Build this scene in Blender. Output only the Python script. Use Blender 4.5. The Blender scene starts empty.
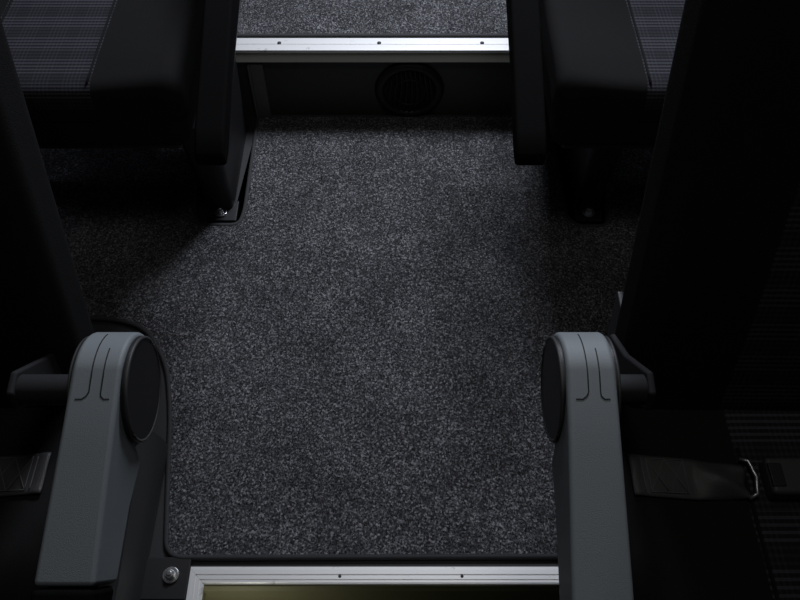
import bpy, bmesh, math, random
from mathutils import Vector, Matrix
random.seed(4)
C = bpy.context.scene
R = math.radians

# ------------------------------------------------------------------ materials
def new_mat(name):
    m = bpy.data.materials.new(name); m.use_nodes = True
    nt = m.node_tree; b = nt.nodes['Principled BSDF']
    return m, nt, b

def simple(name, col, rough=.5, metal=0., bump=0., bscale=400, spec=.5):
    m, nt, b = new_mat(name)
    b.inputs['Base Color'].default_value = (*col, 1)
    b.inputs['Roughness'].default_value = rough
    b.inputs['Metallic'].default_value = metal
    b.inputs['Specular IOR Level'].default_value = spec
    tc = nt.nodes.new('ShaderNodeTexCoord')
    n = nt.nodes.new('ShaderNodeTexNoise'); n.inputs['Scale'].default_value = bscale
    n.inputs['Detail'].default_value = 3
    nt.links.new(tc.outputs['Object'], n.inputs['Vector'])
    if bump:
        bp = nt.nodes.new('ShaderNodeBump'); bp.inputs['Strength'].default_value = bump
        bp.inputs['Distance'].default_value = .001
        nt.links.new(n.outputs['Fac'], bp.inputs['Height'])
        nt.links.new(bp.outputs['Normal'], b.inputs['Normal'])
    mr = nt.nodes.new('ShaderNodeMapRange')
    mr.inputs['To Min'].default_value = rough*.9; mr.inputs['To Max'].default_value = min(1, rough*1.1)
    nt.links.new(n.outputs['Fac'], mr.inputs['Value']); nt.links.new(mr.outputs['Result'], b.inputs['Roughness'])
    return m

def carpet(name, dark, mid, light):
    m, nt, b = new_mat(name)
    L = nt.links.new
    tc = nt.nodes.new('ShaderNodeTexCoord')
    n1 = nt.nodes.new('ShaderNodeTexNoise'); n1.inputs['Scale'].default_value = 250
    n1.inputs['Detail'].default_value = 5; n1.inputs['Roughness'].default_value = .75
    n2 = nt.nodes.new('ShaderNodeTexVoronoi'); n2.inputs['Scale'].default_value = 300
    n3 = nt.nodes.new('ShaderNodeTexNoise'); n3.inputs['Scale'].default_value = 9
    n3.inputs['Detail'].default_value = 4
    for n in (n1, n2, n3): L(tc.outputs['Object'], n.inputs['Vector'])
    cr = nt.nodes.new('ShaderNodeValToRGB'); e = cr.color_ramp.elements
    e[0].position = .37; e[0].color = (*dark, 1); e[1].position = .74; e[1].color = (*light, 1)
    k = e.new(.53); k.color = (*mid, 1)
    sep = nt.nodes.new('ShaderNodeSeparateColor'); L(n2.outputs['Color'], sep.inputs[0])
    mx = nt.nodes.new('ShaderNodeMix'); mx.data_type = 'FLOAT'; mx.inputs[0].default_value = .22
    L(n1.outputs['Fac'], mx.inputs[2]); L(sep.outputs[0], mx.inputs[3]); L(mx.outputs[0], cr.inputs['Fac'])
    mr = nt.nodes.new('ShaderNodeMapRange'); mr.inputs['From Min'].default_value = .3; mr.inputs['From Max'].default_value = .7
    mr.inputs['To Min'].default_value = .68; mr.inputs['To Max'].default_value = 1.15
    L(n3.outputs['Fac'], mr.inputs['Value'])
    hs = nt.nodes.new('ShaderNodeHueSaturation'); L(cr.outputs['Color'], hs.inputs['Color']); L(mr.outputs['Result'], hs.inputs['Value'])
    L(hs.outputs['Color'], b.inputs['Base Color'])
    b.inputs['Roughness'].default_value = .95; b.inputs['Specular IOR Level'].default_value = .15
    b.inputs['Sheen Weight'].default_value = .15
    bp = nt.nodes.new('ShaderNodeBump'); bp.inputs['Strength'].default_value = .9; bp.inputs['Distance'].default_value = .003
    L(mx.outputs[0], bp.inputs['Height']); L(bp.outputs['Normal'], b.inputs['Normal'])
    return m

def plaid(name, base, line):
    m, nt, b = new_mat(name); L = nt.links.new
    tc = nt.nodes.new('ShaderNodeTexCoord')
    sep = nt.nodes.new('ShaderNodeSeparateXYZ'); L(tc.outputs['Object'], sep.inputs[0])
    ny = nt.nodes.new('ShaderNodeMath'); ny.operation = 'ADD'
    L(sep.outputs['Y'], ny.inputs[0]); L(sep.outputs['Z'], ny.inputs[1])
    def band(src, period, width):
        a = nt.nodes.new('ShaderNodeMath'); a.operation = 'MULTIPLY'; a.inputs[1].default_value = 1/period
        L(src, a.inputs[0])
        f = nt.nodes.new('ShaderNodeMath'); f.operation = 'FRACT'; L(a.outputs[0], f.inputs[0])
        g = nt.nodes.new('ShaderNodeMath'); g.operation = 'LESS_THAN'; g.inputs[1].default_value = width
        L(f.outputs[0], g.inputs[0]); return g.outputs[0]
    def op(o, a, c):
        n = nt.nodes.new('ShaderNodeMath'); n.operation = o
        for i, v in enumerate((a, c)):
            if isinstance(v, (int, float)): n.inputs[i].default_value = v
            else: L(v, n.inputs[i])
        return n.outputs[0]
    x, y = sep.outputs['X'], ny.outputs[0]
    vx = op('MULTIPLY', band(x, .0065, .42), op('ADD', op('MULTIPLY', band(x, .052, .55), .6), .25))
    vy = op('MULTIPLY', band(y, .0085, .45), op('ADD', op('MULTIPLY', band(y, .061, .6), .75), .3))
    t = op('ADD', op('MULTIPLY', vx, .30), op('MULTIPLY', vy, .85))
    nz = nt.nodes.new('ShaderNodeTexNoise'); nz.inputs['Scale'].default_value = 350; L(tc.outputs['Object'], nz.inputs['Vector'])
    t = op('MULTIPLY', t, op('ADD', nz.outputs['Fac'], .45))
    mx = nt.nodes.new('ShaderNodeMix'); mx.data_type = 'RGBA'
    mx.inputs[6].default_value = (*base, 1); mx.inputs[7].default_value = (*line, 1)
    L(t, mx.inputs[0]); L(mx.outputs[2], b.inputs['Base Color'])
    b.inputs['Roughness'].default_value = .9; b.inputs['Specular IOR Level'].default_value = .2
    bp = nt.nodes.new('ShaderNodeBump'); bp.inputs['Strength'].default_value = .4; bp.inputs['Distance'].default_value = .001
    L(t, bp.inputs['Height']); L(bp.outputs['Normal'], b.inputs['Normal'])
    return m

M = dict(
    mat=carpet('grey_carpet', (.024, .024, .026), (.092, .092, .097), (.48, .48, .50)),
    bind=simple('black_binding', (.035, .035, .037), .75, bump=.8, bscale=700),
    vinyl=simple('dark_vinyl', (.02, .02, .021), .6, bump=.2, bscale=200),
    riser=simple('riser_panel', (.050, .050, .044), .55, bump=.15, bscale=300),
    olive=simple('olive_panel', (.17, .165, .095), .6, bump=.15, bscale=200),
    fabric=simple('plain_dark_fabric', (.0145, .0145, .0145), .95, bump=.6, bscale=900, spec=.08),
    plaid=plaid('plaid_fabric', (.014, .014, .017), (.058, .058, .070)),
    grey=simple('grey_plastic', (.235, .262, .275), .48, bump=.35, bscale=1200, spec=.35),
    black=simple('black_plastic', (.016, .016, .017), .45, bump=.25, bscale=900, spec=.4),
    cover=simple('charcoal_plastic', (.052, .053, .054), .5, bump=.3, bscale=900, spec=.4),
    seam=simple('seam_shadow_rubber', (.012, .012, .014), .8),
    steel=simple('zinc_steel', (.72, .72, .73), .28, 1.0),
    webbing=simple('black_webbing', (.055, .055, .056), .42, bump=.6, bscale=900),
    stitch=simple('dark_thread', (.11, .11, .11), .7),
    wall=simple('wall_trim_fabric', (.05, .05, .052), .9, bump=.3, bscale=400),
)

def alu_mat():
    m, nt, b = new_mat('brushed_aluminium'); L = nt.links.new
    tc = nt.nodes.new('ShaderNodeTexCoord')
    n = nt.nodes.new('ShaderNodeTexNoise'); n.inputs['Scale'].default_value = 26; n.inputs['Detail'].default_value = 8
    n.inputs['Roughness'].default_value = .7
    L(tc.outputs['Object'], n.inputs['Vector'])
    cr = nt.nodes.new('ShaderNodeValToRGB'); e = cr.color_ramp.elements
    e[0].position = .27; e[0].color = (.16, .15, .12, 1); e[1].position = .40; e[1].color = (.88, .88, .86, 1)
    L(n.outputs['Fac'], cr.inputs['Fac']); L(cr.outputs['Color'], b.inputs['Base Color'])
    b.inputs['Metallic'].default_value = .55; b.inputs['Roughness'].default_value = .5
    return m
M['alu'] = alu_mat()

# ------------------------------------------------------------------ helpers
def link(name, me, mats, parent=None, smooth=False):
    o = bpy.data.objects.new(name, me); C.collection.objects.link(o)
    for mm in (mats if isinstance(mats, (list, tuple)) else [mats]): me.materials.append(mm)
    if smooth:
        for p in me.polygons: p.use_smooth = True
    if parent: o.parent = parent
    return o

def from_bm(name, bm, mats, parent=None, smooth=False):
    bmesh.ops.recalc_face_normals(bm, faces=bm.faces)
    me = bpy.data.meshes.new(name); bm.to_mesh(me); bm.free()
    return link(name, me, mats, parent, smooth)

def empty(name, loc, label, cat, group=None):
    o = bpy.data.objects.new(name, None); C.collection.objects.link(o)
    o.location = loc; o.empty_display_size = .05
    o['label'] = label; o['category'] = cat
    if group: o['group'] = group
    return o

def box(bm, x0, x1, y0, y1, z0, z1):
    v = [bm.verts.new((x, y, z)) for x in (x0, x1) for y in (y0, y1) for z in (z0, z1)]
    for f in ((0,1,3,2),(4,6,7,5),(0,4,5,1),(2,3,7,6),(0,2,6,4),(1,5,7,3)):
        bm.faces.new([v[i] for i in f])

def prism(bm, pts, axis, a0, a1):
    """pts 2-D outline extruded along axis 'x','y' or 'z'"""
    def P(p, a):
        return {'x': (a, p[0], p[1]), 'y': (p[0], a, p[1]), 'z': (p[0], p[1], a)}[axis]
    A = [bm.verts.new(P(p, a0)) for p in pts]; B = [bm.verts.new(P(p, a1)) for p in pts]
    bm.faces.new(A); bm.faces.new(B[::-1])
    n = len(pts)
    for i in range(n): bm.faces.new((A[i], A[(i+1) % n], B[(i+1) % n], B[i]))

def cyl(bm, c, r, axis, h, seg=40, r2=None):
    mat = {'x': Matrix.Rotation(R(90), 4, 'Y'), 'y': Matrix.Rotation(R(90), 4, 'X'), 'z': Matrix()}[axis]
    bmesh.ops.create_cone(bm, cap_ends=True, segments=seg, radius1=r, radius2=r if r2 is None else r2, depth=h,
                          matrix=Matrix.Translation(c) @ mat)

def bevel(o, w, seg=3, angle=35):
    b = o.modifiers.new('bevel', 'BEVEL'); b.width = w; b.segments = seg; b.limit_method = 'ANGLE'; b.angle_limit = R(angle)
    for p in o.data.polygons: p.use_smooth = True
    try: o.data.shade_smooth()
    except Exception: pass
    n = o.modifiers.new('normals', 'WEIGHTED_NORMAL'); n.keep_sharp = True
    return o

def tube(bm, pts, r, seg=8, closed=False, flat=1.0):
    pts = [Vector(p) for p in pts]; n = len(pts); rings = []
    for i, p in enumerate(pts):
        a = pts[(i-1) % n] if (closed or i) else p
        b = pts[(i+1) % n] if (closed or i < n-1) else p
        t = (b-a).normalized(); s = t.cross(Vector((0, 0, 1)))
        if s.length < 1e-4: s = Vector((1, 0, 0))
        s.normalize(); u = s.cross(t)
        rings.append([bm.verts.new(p + s*math.cos(q)*r + u*math.sin(q)*r*flat) for q in [2*math.pi*k/seg for k in range(seg)]])
    m = n if closed else n-1
    for i in range(m):
        for k in range(seg):
            bm.faces.new((rings[i][k], rings[(i+1) % n][k], rings[(i+1) % n][(k+1) % seg], rings[i][(k+1) % seg]))
    if not closed:
        bm.faces.new(rings[0]); bm.faces.new(rings[-1][::-1])

def round_path(pts, rad, seg=6):
    """pts: list of (x, y, radius or None): rounds the corners of a closed outline"""
    out = []; n = len(pts)
    for i in range(n):
        p = Vector(pts[i][:2]); a = Vector(pts[i-1][:2]); b = Vector(pts[(i+1) % n][:2])
        r = pts[i][2] if len(pts[i]) > 2 else rad
        if r == 0: out.append(tuple(p)); continue
        r = min(r, (a-p).length*.45, (b-p).length*.45)
        s = p + (a-p).normalized()*r; e = p + (b-p).normalized()*r
        for k in range(seg+1):
            t = k/seg; out.append(tuple(s*(1-t)**2 + p*2*t*(1-t) + e*t*t))
    return out

# ------------------------------------------------------------------ setting
def struct(name, bm, mat):
    o = from_bm(name, bm, mat); o['kind'] = 'structure'; return o

WX0, WX1 = -1.15, 1.10          # side walls
STEP = .192                      # riser height
YR = 1.464                       # far riser plane
YN = .350                        # near step edge
XL, XR = -.340, .315             # the step well in the aisle
bm = bmesh.new()                 # middle floor with the aisle well cut out of it
prism(bm, [(WX0, -.9), (XL, -.9), (XL, YN), (XR, YN), (XR, -.9), (WX1, -.9), (WX1, YR), (WX0, YR)], 'z', -STEP+.002, 0)
bmesh.ops.triangulate(bm, faces=[f for f in bm.faces if len(f.verts) > 4])
struct('floor', bm, M['vinyl'])
bm = bmesh.new(); box(bm, WX0, WX1, YR, 3.6, -STEP, STEP-.004); struct('floor_upper', bm, M['vinyl'])
bm = bmesh.new(); box(bm, WX0, WX1, -.9, YR, -STEP-.03, -STEP); struct('floor_lower', bm, M['vinyl'])
bm = bmesh.new(); box(bm, XL, XR, YN-.006, YN-.0005, -STEP, -.012); struct('trim_1', bm, M['olive'])
bm = bmesh.new(); box(bm, WX0, WX1, YR-.006, YR-.0005, .001, STEP-.006); struct('trim_2', bm, M['riser'])
bm = bmesh.new(); box(bm, WX0-.04, WX0, -.9, 3.6, -STEP-.03, 1.9); struct('wall_left', bm, M['wall'])
bm = bmesh.new(); box(bm, WX1, WX1+.04, -.9, 3.6, -STEP-.03, 1.9); struct('wall_right', bm, M['wall'])

# ------------------------------------------------------------------ aluminium step edges
def ridged(bm, x0, x1, y0, y1, z, t=.004, n=4):
    """extruded nosing with shallow lengthwise ridges"""
    pts = [(y0, z-.0005)]
    w = (y1-y0)
    for i in range(n):
        a = y0 + w*i/n; b = y0 + w*(i+1)/n
        pts += [(a+.0006, z+t), (b-.0016, z+t), (b-.0012, z+t-.0014), (b-.0002, z+t-.0014)]
    pts += [(y1, z-.0005)]
    prism(bm, pts, 'x', x0, x1)

# far step edge
M['lip'] = simple('dull_lip', (.20, .20, .165), .6)
t = empty('step_edge_profile', (0, YR, STEP), 'bright aluminium strip along the upper step, above the round vent', 'step edge')
bm = bmesh.new()
box(bm, -.60, .60, -.010, .036, -.0035, .0015)
ridged(bm, -.60, .60, -.010, .036, .001, .003, 2)
o = from_bm('nosing', bm, M['alu'], t); bevel(o, .0008, 2)
bm = bmesh.new(); prism(bm, [(-.0105, -.0035), (-.020, -.020), (-.018, -.023), (-.0065, -.023), (-.0065, -.0035)], 'x', -.60, .60); from_bm('front_lip', bm, M['lip'], t)
for x in (-.272, -.047, .185):  # screw heads
    bm = bmesh.new(); cyl(bm, (x, .016, .0042), .0045, 'z', .0022, 20)
    s = from_bm('screw_scuff_dot', bm, M['cover'], t, True)
# vertical post beside the far riser
bm = bmesh.new(); box(bm, -.347, -.313, YR-.014, YR-.0065, .0, STEP-.031)
box(bm, -.347, -.342, YR-.022, YR-.013, .0, STEP-.031)
o = from_bm('corner_post', bm, simple('dull_aluminium', (.17, .17, .165), .6, .3)); bevel(o, .001, 2)
o['label'] = 'dull grey upright metal strip at left end of the dark riser'; o['category'] = 'metal strip'

# near step edge frame: one strip along the edge, one running towards the viewer on the left
t = empty('step_edge_profile', (0, YN, 0), 'scuffed aluminium corner frame around the lower step well', 'step edge')
W_ = .028
prof = [(0, -.0005), (.0003, .0030), (.0040, .0030), (.0046, .0048), (.0125, .0048), (.0131, .0030), (.0150, .0030), (.0156, .0048), (.0205, .0048), (.0209, .0032), (.0222, .0032), (.0226, .0048), (.0262, .0048), (.0268, .0036), (W_, .0036), (W_, -.0005)]
X0, Y1_ = -.346, .024            # outer corner; d = distance in from the outer edge
bm = bmesh.new()
A = [bm.verts.new((X0+d, Y1_-d, z)) for d, z in prof]; B = [bm.verts.new((XR, Y1_-d, z)) for d, z in prof]
bm.faces.new(A); bm.faces.new(B[::-1])
for i in range(len(prof)): bm.faces.new((A[i], A[(i+1) % len(prof)], B[(i+1) % len(prof)], B[i]))
from_bm('nosing', bm, M['alu'], t)
bm = bmesh.new()
A = [bm.verts.new((X0+d, Y1_-d-.0003, z)) for d, z in prof]; B = [bm.verts.new((X0+d, -.9, z)) for d, z in prof]
bm.faces.new(A); bm.faces.new(B[::-1])
for i in range(len(prof)): bm.faces.new((A[i], A[(i+1) % len(prof)], B[(i+1) % len(prof)], B[i]))
from_bm('side_rail', bm, M['alu'], t)
bm = bmesh.new(); prism(bm, [(-.0045, .0008), (-.010, -.016), (-.009, -.020), (-.0065, -.020), (-.0065, .0008)][::-1], 'x', -.319, XR); from_bm('front_lip', bm, M['olive'], t)
bm = bmesh.new(); box(bm, -.3215, -.3185, -.9, -.013, -.022, .0008); from_bm('side_lip', bm, M['olive'], t)
for x in (-.098, .101):
    bm = bmesh.new(); cyl(bm, (x, .008, .0042), .0026, 'z', .002, 18); from_bm('screw_scuff_dot', bm, M['cover'], t, True)  # small dark discs stand in for scuff marks on the near strip

# ------------------------------------------------------------------ round vent in the riser
vx, vz = .022, .083
t = empty('round_vent', (vx, YR-.006, vz), 'round black vent grille set in the dark riser', 'vent')
bm = bmesh.new()
prof = [(.060, 0), (.060, -.008), (.065, -.012), (.072, -.012), (.078, -.007), (.082, 0)]
N = 56; rings = []
for k in range(N):
    a = 2*math.pi*k/N
    rings.append([bm.verts.new((r*math.cos(a), y, r*math.sin(a))) for r, y in prof])
for k in range(N):
    for j in range(len(prof)):
        j2 = (j+1) % len(prof)
        bm.faces.new((rings[k][j], rings[(k+1) % N][j], rings[(k+1) % N][j2], rings[k][j2]))
from_bm('outer_ring', bm, M['black'], t, True)
bm = bmesh.new(); cyl(bm, (0, -.001, 0), .061, 'y', .002, 48); from_bm('back_plate', bm, M['seam'], t)
for i in range(9):
    x = -.048 + .012*i
    h = math.sqrt(max(.0004, .060**2 - x*x))
    bm = bmesh.new()
    pp = []
    for k in range(13):
        zz = -h + 2*h*k/12
        pp.append((x + .004*math.sin(zz*38 + i*.35), zz))
    verts = []
    for (px, pz) in pp:
        verts.append([bm.verts.new((px-.0018, -.003, pz)), bm.verts.new((px+.0018, -.003, pz)),
                      bm.verts.new((px+.0050, -.010, pz)), bm.verts.new((px+.0014, -.010, pz))])
    for k in range(12):
        for j in range(4):
            bm.faces.new((verts[k][j], verts[k][(j+1) % 4], verts[k+1][(j+1) % 4], verts[k+1][j]))
    bm.faces.new(verts[0]); bm.faces.new(verts[-1][::-1])
    from_bm('slat', bm, M['black'], t, True)
bm = bmesh.new()
tube(bm, [(.036*math.cos(2*math.pi*k/40), -.0105, .036*math.sin(2*math.pi*k/40)) for k in range(40)], .0018, 6, True)
from_bm('inner_ring', bm, M['black'], t, True)

# ------------------------------------------------------------------ carpets
def carpet_mat(name, outline, z, label, th=.007, seed=1):
    """outline: closed 2-D path; top pile surface plus sewn binding round the edge"""
    t = empty(name, (0, 0, z), label, 'carpet', )
    bm = bmesh.new()
    prism(bm, outline, 'z', .0, th)
    bmesh.ops.triangulate(bm, faces=[f for f in bm.faces if len(f.verts) > 4])
    from_bm('pile', bm, M['mat'], t)
    # fibre tufts standing on the pile, one mesh
    rnd = random.Random(seed)
    xs = [p[0] for p in outline]; ys = [p[1] for p in outline]
    def inside(x, y):
        c = False; n = len(outline)
        for i in range(n):
            x1, y1 = outline[i]; x2, y2 = outline[i-1]
            if (y1 > y) != (y2 > y) and x < (x2-x1)*(y-y1)/(y2-y1)+x1: c = not c
        return c
    verts = []; faces = []
    x0, x1 = max(min(xs), -.75), min(max(xs), .60); y0, y1 = min(ys), min(max(ys), 1.85)
    st = .0042; ny = int((y1-y0)/st); nx = int((x1-x0)/st)
    for j in range(ny):
        for i in range(nx):
            x = x0 + (i+rnd.random())*st; y = y0 + (j+rnd.random())*st
            if not inside(x, y): continue
            a = rnd.random()*math.pi; w = .0009 + .0007*rnd.random(); h = .0018 + .0022*rnd.random()
            lx = (rnd.random()-.5)*.002; ly = (rnd.random()-.5)*.002
            b = len(verts)
            for q in (a, a+2.094, a+4.189):
                verts.append((x+math.cos(q)*w, y+math.sin(q)*w, th-.0006))
            verts.append((x+lx, y+ly, th+h))
            faces += [(b, b+1, b+3), (b+1, b+2, b+3), (b+2, b, b+3)]
    me = bpy.data.meshes.new('pile_tufts'); me.from_pydata(verts, [], faces)
    o = link('pile_tufts', me, M['mat'], t); o['kind'] = 'stuff'
    bm = bmesh.new()
    tube(bm, [(x, y, th*.62) for x, y in outline], .0052, 8, True, 1.0)
    from_bm('edge_binding', bm, M['bind'], t, True)
    return t

mid = round_path([
    (.305, .390, 0), (.305, .50, 0), (1.05, .50, .01),                        # right edge (behind near right pedestal)
    (1.05, 1.452, .02), (.470, 1.440, .01), (.455, 1.13, .03), (.447, 1.103, .03), (.385, 1.103, .03), (.366, 1.13, .03), (.364, 1.452, .01),
    (-.345, 1.452, .01), (-.343, 1.15, .03), (-.350, 1.106, .03), (-.440, 1.106, .03), (-.452, 1.13, .02), (-.465, 1.440, .01), (-1.10, 1.440, .02),
    (-1.10, .862, .02), (-.575, .862, .05), (-.505, .840, .06), (-.448, .760, .08), (-.424, .66, .1), (-.405, .52, .1), (-.386, .388, .03)], .02)
carpet_mat('carpet_mat', mid, 0.0, 'dark grey carpet mat with bound edge covering the aisle floor', seed=3)
up = round_path([(1.05, YR+.047), (1.05, 3.3), (-1.10, 3.3), (-1.10, YR+.047)], .02)
carpet_mat('carpet_mat', up, STEP-.004, 'lighter lit grey carpet on the raised floor above the metal strip', seed=5)

# ------------------------------------------------------------------ seats
def soft_box(bm, dims, r, cuts, shape, mat_fn=None):
    """box of size dims centred on 0, finely gridded, edges rounded by radius r, then shape(v) applied"""
    sx, sy, sz = dims
    tmp = bmesh.new(); bmesh.ops.create_cube(tmp, size=2)
    bmesh.ops.subdivide_edges(tmp, edges=tmp.edges[:], cuts=cuts, use_grid_fill=True)
    hx, hy, hz = sx/2, sy/2, sz/2
    idx = {}
    for v in tmp.verts:
        # denser near the rims
        c = [math.copysign(abs(k)**.8, k) for k in v.co]
        p = Vector((c[0]*hx, c[1]*hy, c[2]*hz))
        q = Vector((max(-hx+r, min(hx-r, p.x)), max(-hy+r, min(hy-r, p.y)), max(-hz+r, min(hz-r, p.z))))
        d = p-q
        if d.length > 1e-7: p = q + d.normalized()*r
        loc = shape(p.copy())
        idx[v.index] = (bm.verts.new(loc), p)
    for f in tmp.faces:
        nf = bm.faces.new([idx[v.index][0] for v in f.verts]); nf.smooth = True
        if mat_fn:
            ce = sum((idx[v.index][1] for v in f.verts), Vector())/len(f.verts)
            nf.material_index = mat_fn(ce)
    tmp.free()

W = .50
def make_seat(loc, s, arm_x, label, group, ped, grey_len=.19, ped_x=.235, arm_toe=0., bdx=0., flare=1., pmat='cover'):
    """seat faces -Y. s=+1: aisle on its +x side. Local origin at the floor below the front foot bolt"""
    t = empty('passenger_seat', loc, label, 'seat', group)
    # cushion ------------------------------------------------ front at y=-.125, back at .33, top z .45, bottom .30
    bm = bmesh.new()
    def sh(p):
        u = p.x/(W/2)
        if p.z > 0:
            p.z += .016*max(0, abs(u)-.35)**1.3*2 - .006      # raised side bolsters
            p.z -= .006*max(0, -(p.y/.26) - .7)*2; p.z -= .030*abs(u)**10*max(0, -p.y/.26)**14   # waterfall front, eased corners
        if p.z < 0: p.x *= .97
        p.y += CF*max(0, -p.y/.2275)
        return Vector((p.x, p.y + .135, p.z + .374))
    soft_box(bm, (W, .520, .150), .026, 40, sh,
             lambda p: 1 if (abs(p.x) < PH and p.z > .035) else 0)
    from_bm('seat_cushion', bm, [M['fabric'], M['plaid']], t, True)
    cu = t.children[-1] if t.children else None
    # piping where the plaid meets the plain bolster
    for sx in (-1, 1):
        bm = bmesh.new()
        pts = []
        for k in range(16):
            y = -.100 + .38*k/15
            u = PH/(W/2)
            zf = .449 + .016*max(0, u-.35)**1.3*2 - .006
            yl = (y-.1025)/.2275
            zf -= .004*max(0, -yl-.6)*2
            pts.append((sx*PH, y, zf+.0002))
        tube(bm, pts, .0022, 6)
        from_bm('piping', bm, M['fabric'], t, True)
    # seat pan under the cushion
    bm = bmesh.new(); box(bm, -.215, .215, -.085, .36, .272, .302)
    o = from_bm('seat_pan', bm, M['black'], t); bevel(o, .008)
    # backrest ----------------------------------------------- reclined 18 degrees
    rec = R(18); hb = .68
    bm = bmesh.new()
    def shb(p):
        h = (p.z + hb/2)/hb                     # 0 bottom .. 1 top
        u = p.x/.235
        w = 1.0 - .10*max(0, h-.80)/.2
        x = p.x*w
        y = p.y*(.82+.35*h)
        if p.y < 0:
            y -= .020*max(0, abs(u)-.42)        # side bolsters forward
            y -= .012*math.exp(-((h-.25)/.18)**2)*(1-abs(u))
        a = p.z + hb/2
        return Vector((x, .355 + .0 + a*math.sin(rec) + y*math.cos(rec), .405 + a*math.cos(rec) - y*math.sin(rec)))
    dy = BK_DY
    def shb2(p):
        q = shb(p); q.y += dy; q.x += bdx; return q
    soft_box(bm, (.47, .080, hb), .030, 34, shb2,
             lambda p: 1 if (abs(p.x) < .100 and p.y < -.02) else 0)
    from_bm('backrest', bm, [M['fabric'], M['plaid']], t, True)
    # back hinge bracket joining pan and backrest
    for sx in (-1, 1):
        bm = bmesh.new()
        prism(bm, [(.24, .275), (.40, .275), (.44, .40), (.47, .50), (.42, .50), (.36, .36), (.24, .315)], 'x', sx*.216-.005, sx*.216+.005)
        o = from_bm('hinge_bracket', bm, M['black'], t); bevel(o, .003)
    # pedestal ----------------------------------------------- leg on the aisle side
    y0, y1, hw = ped; rake = .75 if flare < .5 else 0
    px = s*ped_x
    if flare < .5:      # long housing whose rear end curves down to the floor
        bm = bmesh.new()
        prism(bm, [(y0, 0), (y0, .275), (.28, .275), (.345, .262), (.40, .225), (.44, .17), (.468, .10), (.48, .04), (.482, 0)], 'x', px-hw, px+hw)
    else:
        bm = bmesh.new()
        lev = [(.0, hw, 0.), (.06, hw*(1+.02*flare), 0), (.20, hw*(1+.25*flare), -.015), (.275, hw*(1+.5*flare), -.03)]
        rings = []
        for (z, w, ex) in lev:
            r_ = []
            rr = min(w*.7, .022)
            ol = [(px-w, y0+ex), (px+w, y0+ex), (px+w, y1-z*rake), (px-w, y1-z*rake)]
            ol = round_path([(a, b, rr) for a, b in ol], rr, 4)
            rings.append([bm.verts.new((a, b, z)) for a, b in ol])
        for a, b in zip(rings, rings[1:]):
            n = len(a)
            for k in range(n): bm.faces.new((a[k], a[(k+1) % n], b[(k+1) % n], b[k]))
        bm.faces.new(rings[0][::-1]); bm.faces.new(rings[-1])
    pd = from_bm('pedestal', bm, M[pmat], t); bevel(pd, .003, 2, 40)
    # window-side leg
    bm = bmesh.new(); box(bm, -s*.20-.016, -s*.20+.016, .02, .09, (.009 if loc[1] > .5 else 0), .275); box(bm, -s*.20-.016, -s*.20+.016, .02, .30, .235, .275)
    o = from_bm('leg', bm, M['black'], t); bevel(o, .008)
    return t, pd

def add_bolt(pd, x, y, z=.0):
    bm = bmesh.new(); cyl(bm, (x, y, z+.002), .0135, 'z', .004, 28)
    w = from_bm('washer', bm, M['steel'], pd); bevel(w, .001, 2)
    bm = bmesh.new(); cyl(bm, (x, y, z+.008), .0085, 'z', .010, 6); cyl(bm, (x, y, z+.013), .0045, 'z', .006, 16)
    b = from_bm('bolt', bm, M['steel'], pd); bevel(b, .0012, 2)

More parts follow.
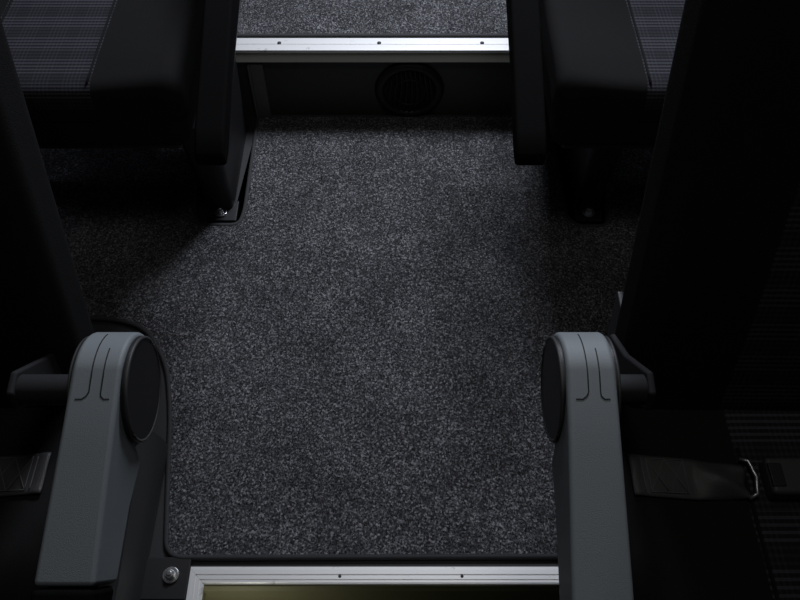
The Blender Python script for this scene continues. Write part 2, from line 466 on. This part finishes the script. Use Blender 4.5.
def add_arm(t, s, arm_x, pivot, grey_len, toe=0., tilt=18., length=.50, HW=.0240, grow=.0045):
    """pivot (y,z) local. Arm runs to -Y falling by tilt degrees"""
    root = bpy.data.objects.new('armrest', None)
    py, pz = pivot
    RH = .060
    # local arm frame: a along the arm (towards -Y, down), n normal
    ta = R(tilt)
    def to(x, a, n):
        y = -a*math.cos(ta) + n*math.sin(ta)*(-1)*(-1)*-1
        z = -a*math.sin(ta) + n*math.cos(ta)
        y = -a*math.cos(ta) - n*math.sin(ta)
        X = x + s*toe*max(0, a)
        return (s*arm_x + X, py + y, pz + z)
    def wid(a): return HW + grow*min(1, max(0, a)/.20)
    def slab(bm, outline, inset=0., x0=None, x1=None):
        A = []; B = []
        for a, n in outline:
            w = wid(a)-inset
            A.append(bm.verts.new(to(-w if x0 is None else x0, a, n))); B.append(bm.verts.new(to(w if x1 is None else x1, a, n)))
        k = len(outline)
        bm.faces.new(A); bm.faces.new(B[::-1])
        for i in range(k): bm.faces.new((A[i], A[(i+1) % k], B[(i+1) % k], B[i]))
    # grey shell: hub plus beam
    o1 = []
    for k in range(28):
        q = R(90 + 8) + R(245)*k/27
        o1.append((math.cos(q)*RH*1.0, math.sin(q)*RH))
    g1 = []
    for k in range(1, 9): g1.append((.02+(grey_len-.02)*k/8, RH*.995-.010*(k/8)))
    low = [(grey_len, -.012), (.12, -.020), (.07, -.036)]
    outline = [(0.0, RH)] + o1 + []
    # order: start at hub top, go backwards round the hub to its underside, then forward, then back along the top
    full = o1 + [low[2], low[1], low[0]] + g1[::-1]
    bm = bmesh.new(); slab(bm, full)
    bmesh.ops.remove_doubles(bm, verts=bm.verts, dist=.0002)
    arm = from_bm('armrest', bm, M['grey'], t); bevel(arm, .018, 8, 50)
    # carrier beam under the pad, tapering to the front, charcoal
    bm = bmesh.new()
    slab(bm, [(.085, .030), (.085, -.040), (grey_len, -.030), (length-.16, -.012), (length-.12, .004), (length-.13, .018), (.16, .030)], .004)
    bb = from_bm('beam', bm, M['grey2'], arm); bevel(bb, .004, 3)
    # black pad
    bm = bmesh.new()
    top = [(grey_len+.002, RH-.0085), (grey_len+.10, RH-.012), (length-.05, RH-.020), (length-.012, RH-.030), (length, RH-.045)]
    bot = [(length-.004, .004), (length-.03, -.003), (length-.14, .006), (grey_len+.002, -.008)]
    slab(bm, top+bot, -.0005)
    pad = from_bm('pad', bm, M['pad'], arm); bevel(pad, .009, 4, 40)
    # round hinge caps, both sides
    for side in (-1, 1):
        bm = bmesh.new()
        c = to(side*(HW+.0015), -.001, -.001)
        cyl(bm, c, .0555, 'x', .006, 56)
        cp = from_bm('hinge_cap', bm, M['black'], arm); bevel(cp, .002, 3)
        bm = bmesh.new()
        tube(bm, [(c[0]+side*.002, c[1]+.0535*math.cos(q), c[2]+.0535*math.sin(q)) for q in [2*math.pi*k/56 for k in range(56)]], .0022, 6, True)
        from_bm('cap_rim', bm, M['cover'], arm, True)
    # pivot tube linking the arm to the seat back
    bm = bmesh.new()
    cyl(bm, (s*(arm_x-.01+.238)/2, py, pz), .016, 'x', arm_x-.01-.238, 40)
    o = from_bm('pivot_boss', bm, M['seam'], arm); bevel(o, .004)
    bm = bmesh.new(); cyl(bm, (s*(arm_x-HW-.0075), py+.002, pz), .026, 'x', .006, 40)
    o = from_bm('pivot_washer', bm, M['steel_dark'], arm); bevel(o, .0015)
    # bracket from the pivot back to the side of the backrest
    bm = bmesh.new(); xb = s*.238
    prism(bm, [(py-.020, pz-.008), (py-.014, pz+.016), (py+.010, pz+.020), (.350, pz-.040), (.400, pz-.075), (.400, pz-.130), (.350, pz-.130), (py+.0, pz-.030)], 'x', xb-.004, xb+.004)
    o = from_bm('arm_bracket', bm, M['seam'], arm); bevel(o, .003)
    # moulded tongue lines on top of the hub
    def onhub(x, a, n=.0003):
        if a < 0.012:
            q = math.pi/2 + (0.012-a)/RH
            return to(x, math.cos(q)*(RH+n), math.sin(q)*(RH+n))
        return to(x, a, RH*.9985 - .0095*(a/grey_len) + n)
    def seam(pts, w=.0011):
        bm = bmesh.new(); vs = []
        for i, (x, a) in enumerate(pts):
            j = min(i+1, len(pts)-1); k = max(i-1, 0)
            dx, da = pts[j][0]-pts[k][0], pts[j][1]-pts[k][1]; l = math.hypot(dx, da) or 1
            nx, na = -da/l*w/2, dx/l*w/2
            vs.append([bm.verts.new(onhub(x+nx, a+na, .0004)), bm.verts.new(onhub(x-nx, a-na, .0004)),
                       bm.verts.new(onhub(x-nx, a-na, -.0012)), bm.verts.new(onhub(x+nx, a+na, -.0012))])
        for p, q in zip(vs, vs[1:]):
            for i in range(4): bm.faces.new((p[i], p[(i+1) % 4], q[(i+1) % 4], q[i]))
        bm.faces.new(vs[0]); bm.faces.new(vs[-1][::-1])
        from_bm('moulding_line', bm, M['seam'], arm)
    a1 = .020
    seam([(-.004, -.050+.0045*k) for k in range(15)] + [(-.006, a1-.003), (-.010, a1), (-.0165, a1)])
    seam([(.0075, -.022+.0045*k) for k in range(9)] + [(.008, a1-.003), (.011, a1), (.0165, a1)])
    return arm

def add_belt(t, s, x_in, y, zf, label_=None):
    """lap belt lying on the cushion: stitched flat end near the aisle, twisting to a tongue in the buckle. s=+1 aisle on +x"""
    def P(d, v, h): return (s*(x_in - d), y + v, zf(d) + h)
    bm = bmesh.new()
    n = 40; m = 10; L_ = .135
    top = []; 
    for i in range(n+1):
        d = L_*i/n; f = i/n
        hw = .0245 * (1 - .22*max(0, f-.55)/.45)
        row = []
        for j in range(m+1):
            v = -1+2*j/m
            h = .0035 + .0008*math.sin(v*3)
            if f > .55:
                q = (f-.55)/.45
                h += .010*math.sin(math.pi*q)*(1-v*v) + .004*q*math.sin(v*4+q*5)
            h += .0012*math.sin(d*230)*(f < .12)
            row.append((d, v*hw - .004*f, h))
        top.append(row)
    T = [[bm.verts.new(P(*c)) for c in r] for r in top]
    B = [[bm.verts.new(P(c[0], c[1], c[2]-.0018)) for c in r] for r in top]
    for i in range(n):
        for j in range(m):
            bm.faces.new((T[i][j], T[i+1][j], T[i+1][j+1], T[i][j+1])); bm.faces.new((B[i][j], B[i][j+1], B[i+1][j+1], B[i+1][j]))
        bm.faces.new((T[i][0], B[i][0], B[i+1][0], T[i+1][0])); bm.faces.new((T[i][m], T[i+1][m], B[i+1][m], B[i][m]))
    for j in range(m):
        bm.faces.new((T[0][j], T[0][j+1], B[0][j+1], B[0][j])); bm.faces.new((T[n][j], B[n][j], B[n][j+1], T[n][j+1]))
    belt = from_bm('seat_belt', bm, M['webbing'], t, True)
    # box and cross stitching
    bm = bmesh.new()
    def line(a, b):
        k = 8; tube(bm, [P(a[0]+(b[0]-a[0])*i/k, a[1]+(b[1]-a[1])*i/k, .0043) for i in range(k+1)], .0007, 5)
    d0, d1, v0, v1 = .020, .064, -.020, .020
    for a, b in (((d0,v0),(d1,v0)), ((d0,v1),(d1,v1)), ((d0,v0),(d0,v1)), ((d1,v0),(d1,v1)), ((d0,v0),((d0+d1)/2,v1)), (((d0+d1)/2,v1),(d1,v0)),
                 ((d0,v1),((d0+d1)/2,v0)), (((d0+d1)/2,v0),(d1,v1)), ((d0-.006,v0),(d0-.006,v1))):
        line(a, b)
    from_bm('stitching', bm, M['stitch'], belt, True)
    # steel tongue and buckle
    bm = bmesh.new()
    tube(bm, [P(L_-.003, -.024, .006), P(L_+.007, -.020, .008), P(L_+.011, 0, .009), P(L_+.007, .020, .008), P(L_-.003, .024, .006)], .0028, 8)
    from_bm('tongue', bm, M['steel_dark'], belt, True)
    bm = bmesh.new()
    xs = [s*(x_in-L_-.020), s*(x_in-L_-.085)]
    z0 = zf(L_+.04)
    box(bm, min(xs), max(xs), y-.024, y+.020, z0-.002, z0+.022)
    bk = from_bm('buckle', bm, M['cover'], t); bevel(bk, .005, 4)
    bm = bmesh.new()
    xs = [s*(x_in-L_-.021), s*(x_in-L_-.036)]
    box(bm, min(xs), max(xs), y-.016, y+.012, z0+.0200, z0+.0235)
    o = from_bm('release_button', bm, M['black'], bk); bevel(o, .001)

M['pad'] = simple('soft_black_pad', (.006, .006, .006), .85, bump=.3, bscale=900, spec=.03)
M['grey2'] = simple('grey_plastic_side', (.085, .09, .093), .5, bump=.3, bscale=1200, spec=.35)
M['steel_dark'] = simple('dull_steel', (.35, .35, .36), .35, .9)

ctop = lambda d: .448 - .0
# near seats: front bolt row 0.15 ahead of the well edge. Backrest base Y ~ .45
BK_DY = .0; CF = .008; PH = .095
YNEAR = .105; YFAR = 1.145
lab = ['dark seat with grey-hinged armrest at the lower left, metal bolt beside its foot',
       'dark seat with stitched lap belt and grey-hinged armrest at the lower right',
       'upper left seat cushion with plaid centre, facing the aisle carpet',
       'upper right seat cushion, mostly plain black with a strip of plaid']
sL, pL = make_seat((-.635, YNEAR, 0), +1, .329, lab[0], 'passenger seats along the aisle', (.0, .48, .043), ped_x=.177, bdx=.030, flare=0)
add_arm(sL, +1, .340, (.388-YNEAR, .583), .19, toe=-.06)
sR, pR = make_seat((.495, YNEAR, 0), -1, .302, lab[1], 'passenger seats along the aisle', (.0, .36, .040), ped_x=.135)
add_arm(sR, -1, .309, (.388-YNEAR, .583), .215, toe=.01)
fL, qL = make_seat((-.620, YFAR, 0), +1, .330, lab[2], 'passenger seats along the aisle', (.0, .285, .030), ped_x=.222, pmat='black')
add_arm(fL, +1, .325, (1.39-YFAR, .583), .19, length=.545, HW=.0220, grow=.0012)
fR, qR = make_seat((.515, YFAR, 0), -1, .312, lab[3], 'passenger seats along the aisle', (.0, .285, .027), ped_x=.100, pmat='black')
add_arm(fR, -1, .312, (1.39-YFAR, .583), .19, length=.545, HW=.0220, grow=.0012)
ztop = lambda d: .4435 + .032*max(0, (.232-d)/.25-.35)**1.3
add_belt(sR, -1, .232, .345-YNEAR, ztop)
add_belt(sL, +1, .232, .347-YNEAR, ztop)

# feet with bolts
def foot(pd, x0, x1, y0, y1, bx, by):
    bm = bmesh.new(); box(bm, x0, x1, y0, y1, 0, .008)
    o = from_bm('foot_plate', bm, M['black'], pd); bevel(o, .002)
    add_bolt(pd, bx, by, .008)
foot(pL, .190, .292, .215, .283, .263, .253)
foot(qL, .198, .262, -.028, .03, .226, -.006)
foot(qR, -.130, -.072, -.028, .03, -.101, -.006)
foot(pR, -.165, -.105, -.028, .03, -.135, -.006)

# ------------------------------------------------------------------ light
def area(name, loc, target, size, energy, col, sy=None):
    l = bpy.data.lights.new(name, 'AREA'); l.energy = energy; l.color = col; l.size = size
    if sy: l.shape = 'RECTANGLE'; l.size_y = sy
    o = bpy.data.objects.new(name, l); C.collection.objects.link(o); o.location = loc
    o.rotation_euler = (Vector(target)-Vector(loc)).to_track_quat('-Z', 'Y').to_euler()
    return o
area('daylight_ahead', (.25, 2.05, 1.75), (.10, 1.55, 0), .55, 31, (.84, .88, 1.0), .45)
area('overhead_fill', (.10, .55, 2.05), (.0, .62, 0), .35, 2.0, (1.0, .97, .90))  # unseen overhead fill, added to light the near armrests from above
area('underseat_fill_left', (-1.10, 1.22, .36), (-.5, 1.2, 0), .10, .10, (.75, .80, 1.0))  # added dim fill from the left, brightens the floor under the far seat
area('underseat_fill_right', (1.05, 1.22, .36), (.5, 1.2, 0), .10, .10, (.75, .80, 1.0))  # matching added fill from the right, no real lamp there
area('step_lamp', (-.27, .17, -.03), (-.27, .35, -.05), .03, .13, (1.0, .98, .80))
w = bpy.data.worlds.new('World'); C.world = w; w.use_nodes = True
w.node_tree.nodes['Background'].inputs[0].default_value = (.55, .62, .75, 1)
w.node_tree.nodes['Background'].inputs[1].default_value = .02

# ------------------------------------------------------------------ camera
cd = bpy.data.cameras.new('camera'); cam = bpy.data.objects.new('camera', cd); C.collection.objects.link(cam)
cd.sensor_width = 36; cd.lens = 35.0; cd.clip_start = .02
cam.location = (0, 0, 1.3); cam.rotation_euler = (R(90-55), 0, 0)
C.camera = cam
C.view_settings.view_transform = 'Standard'; C.view_settings.look = 'None'
C.view_settings.gamma = 1; C.view_settings.use_curve_mapping = False; C.view_settings.exposure = 0
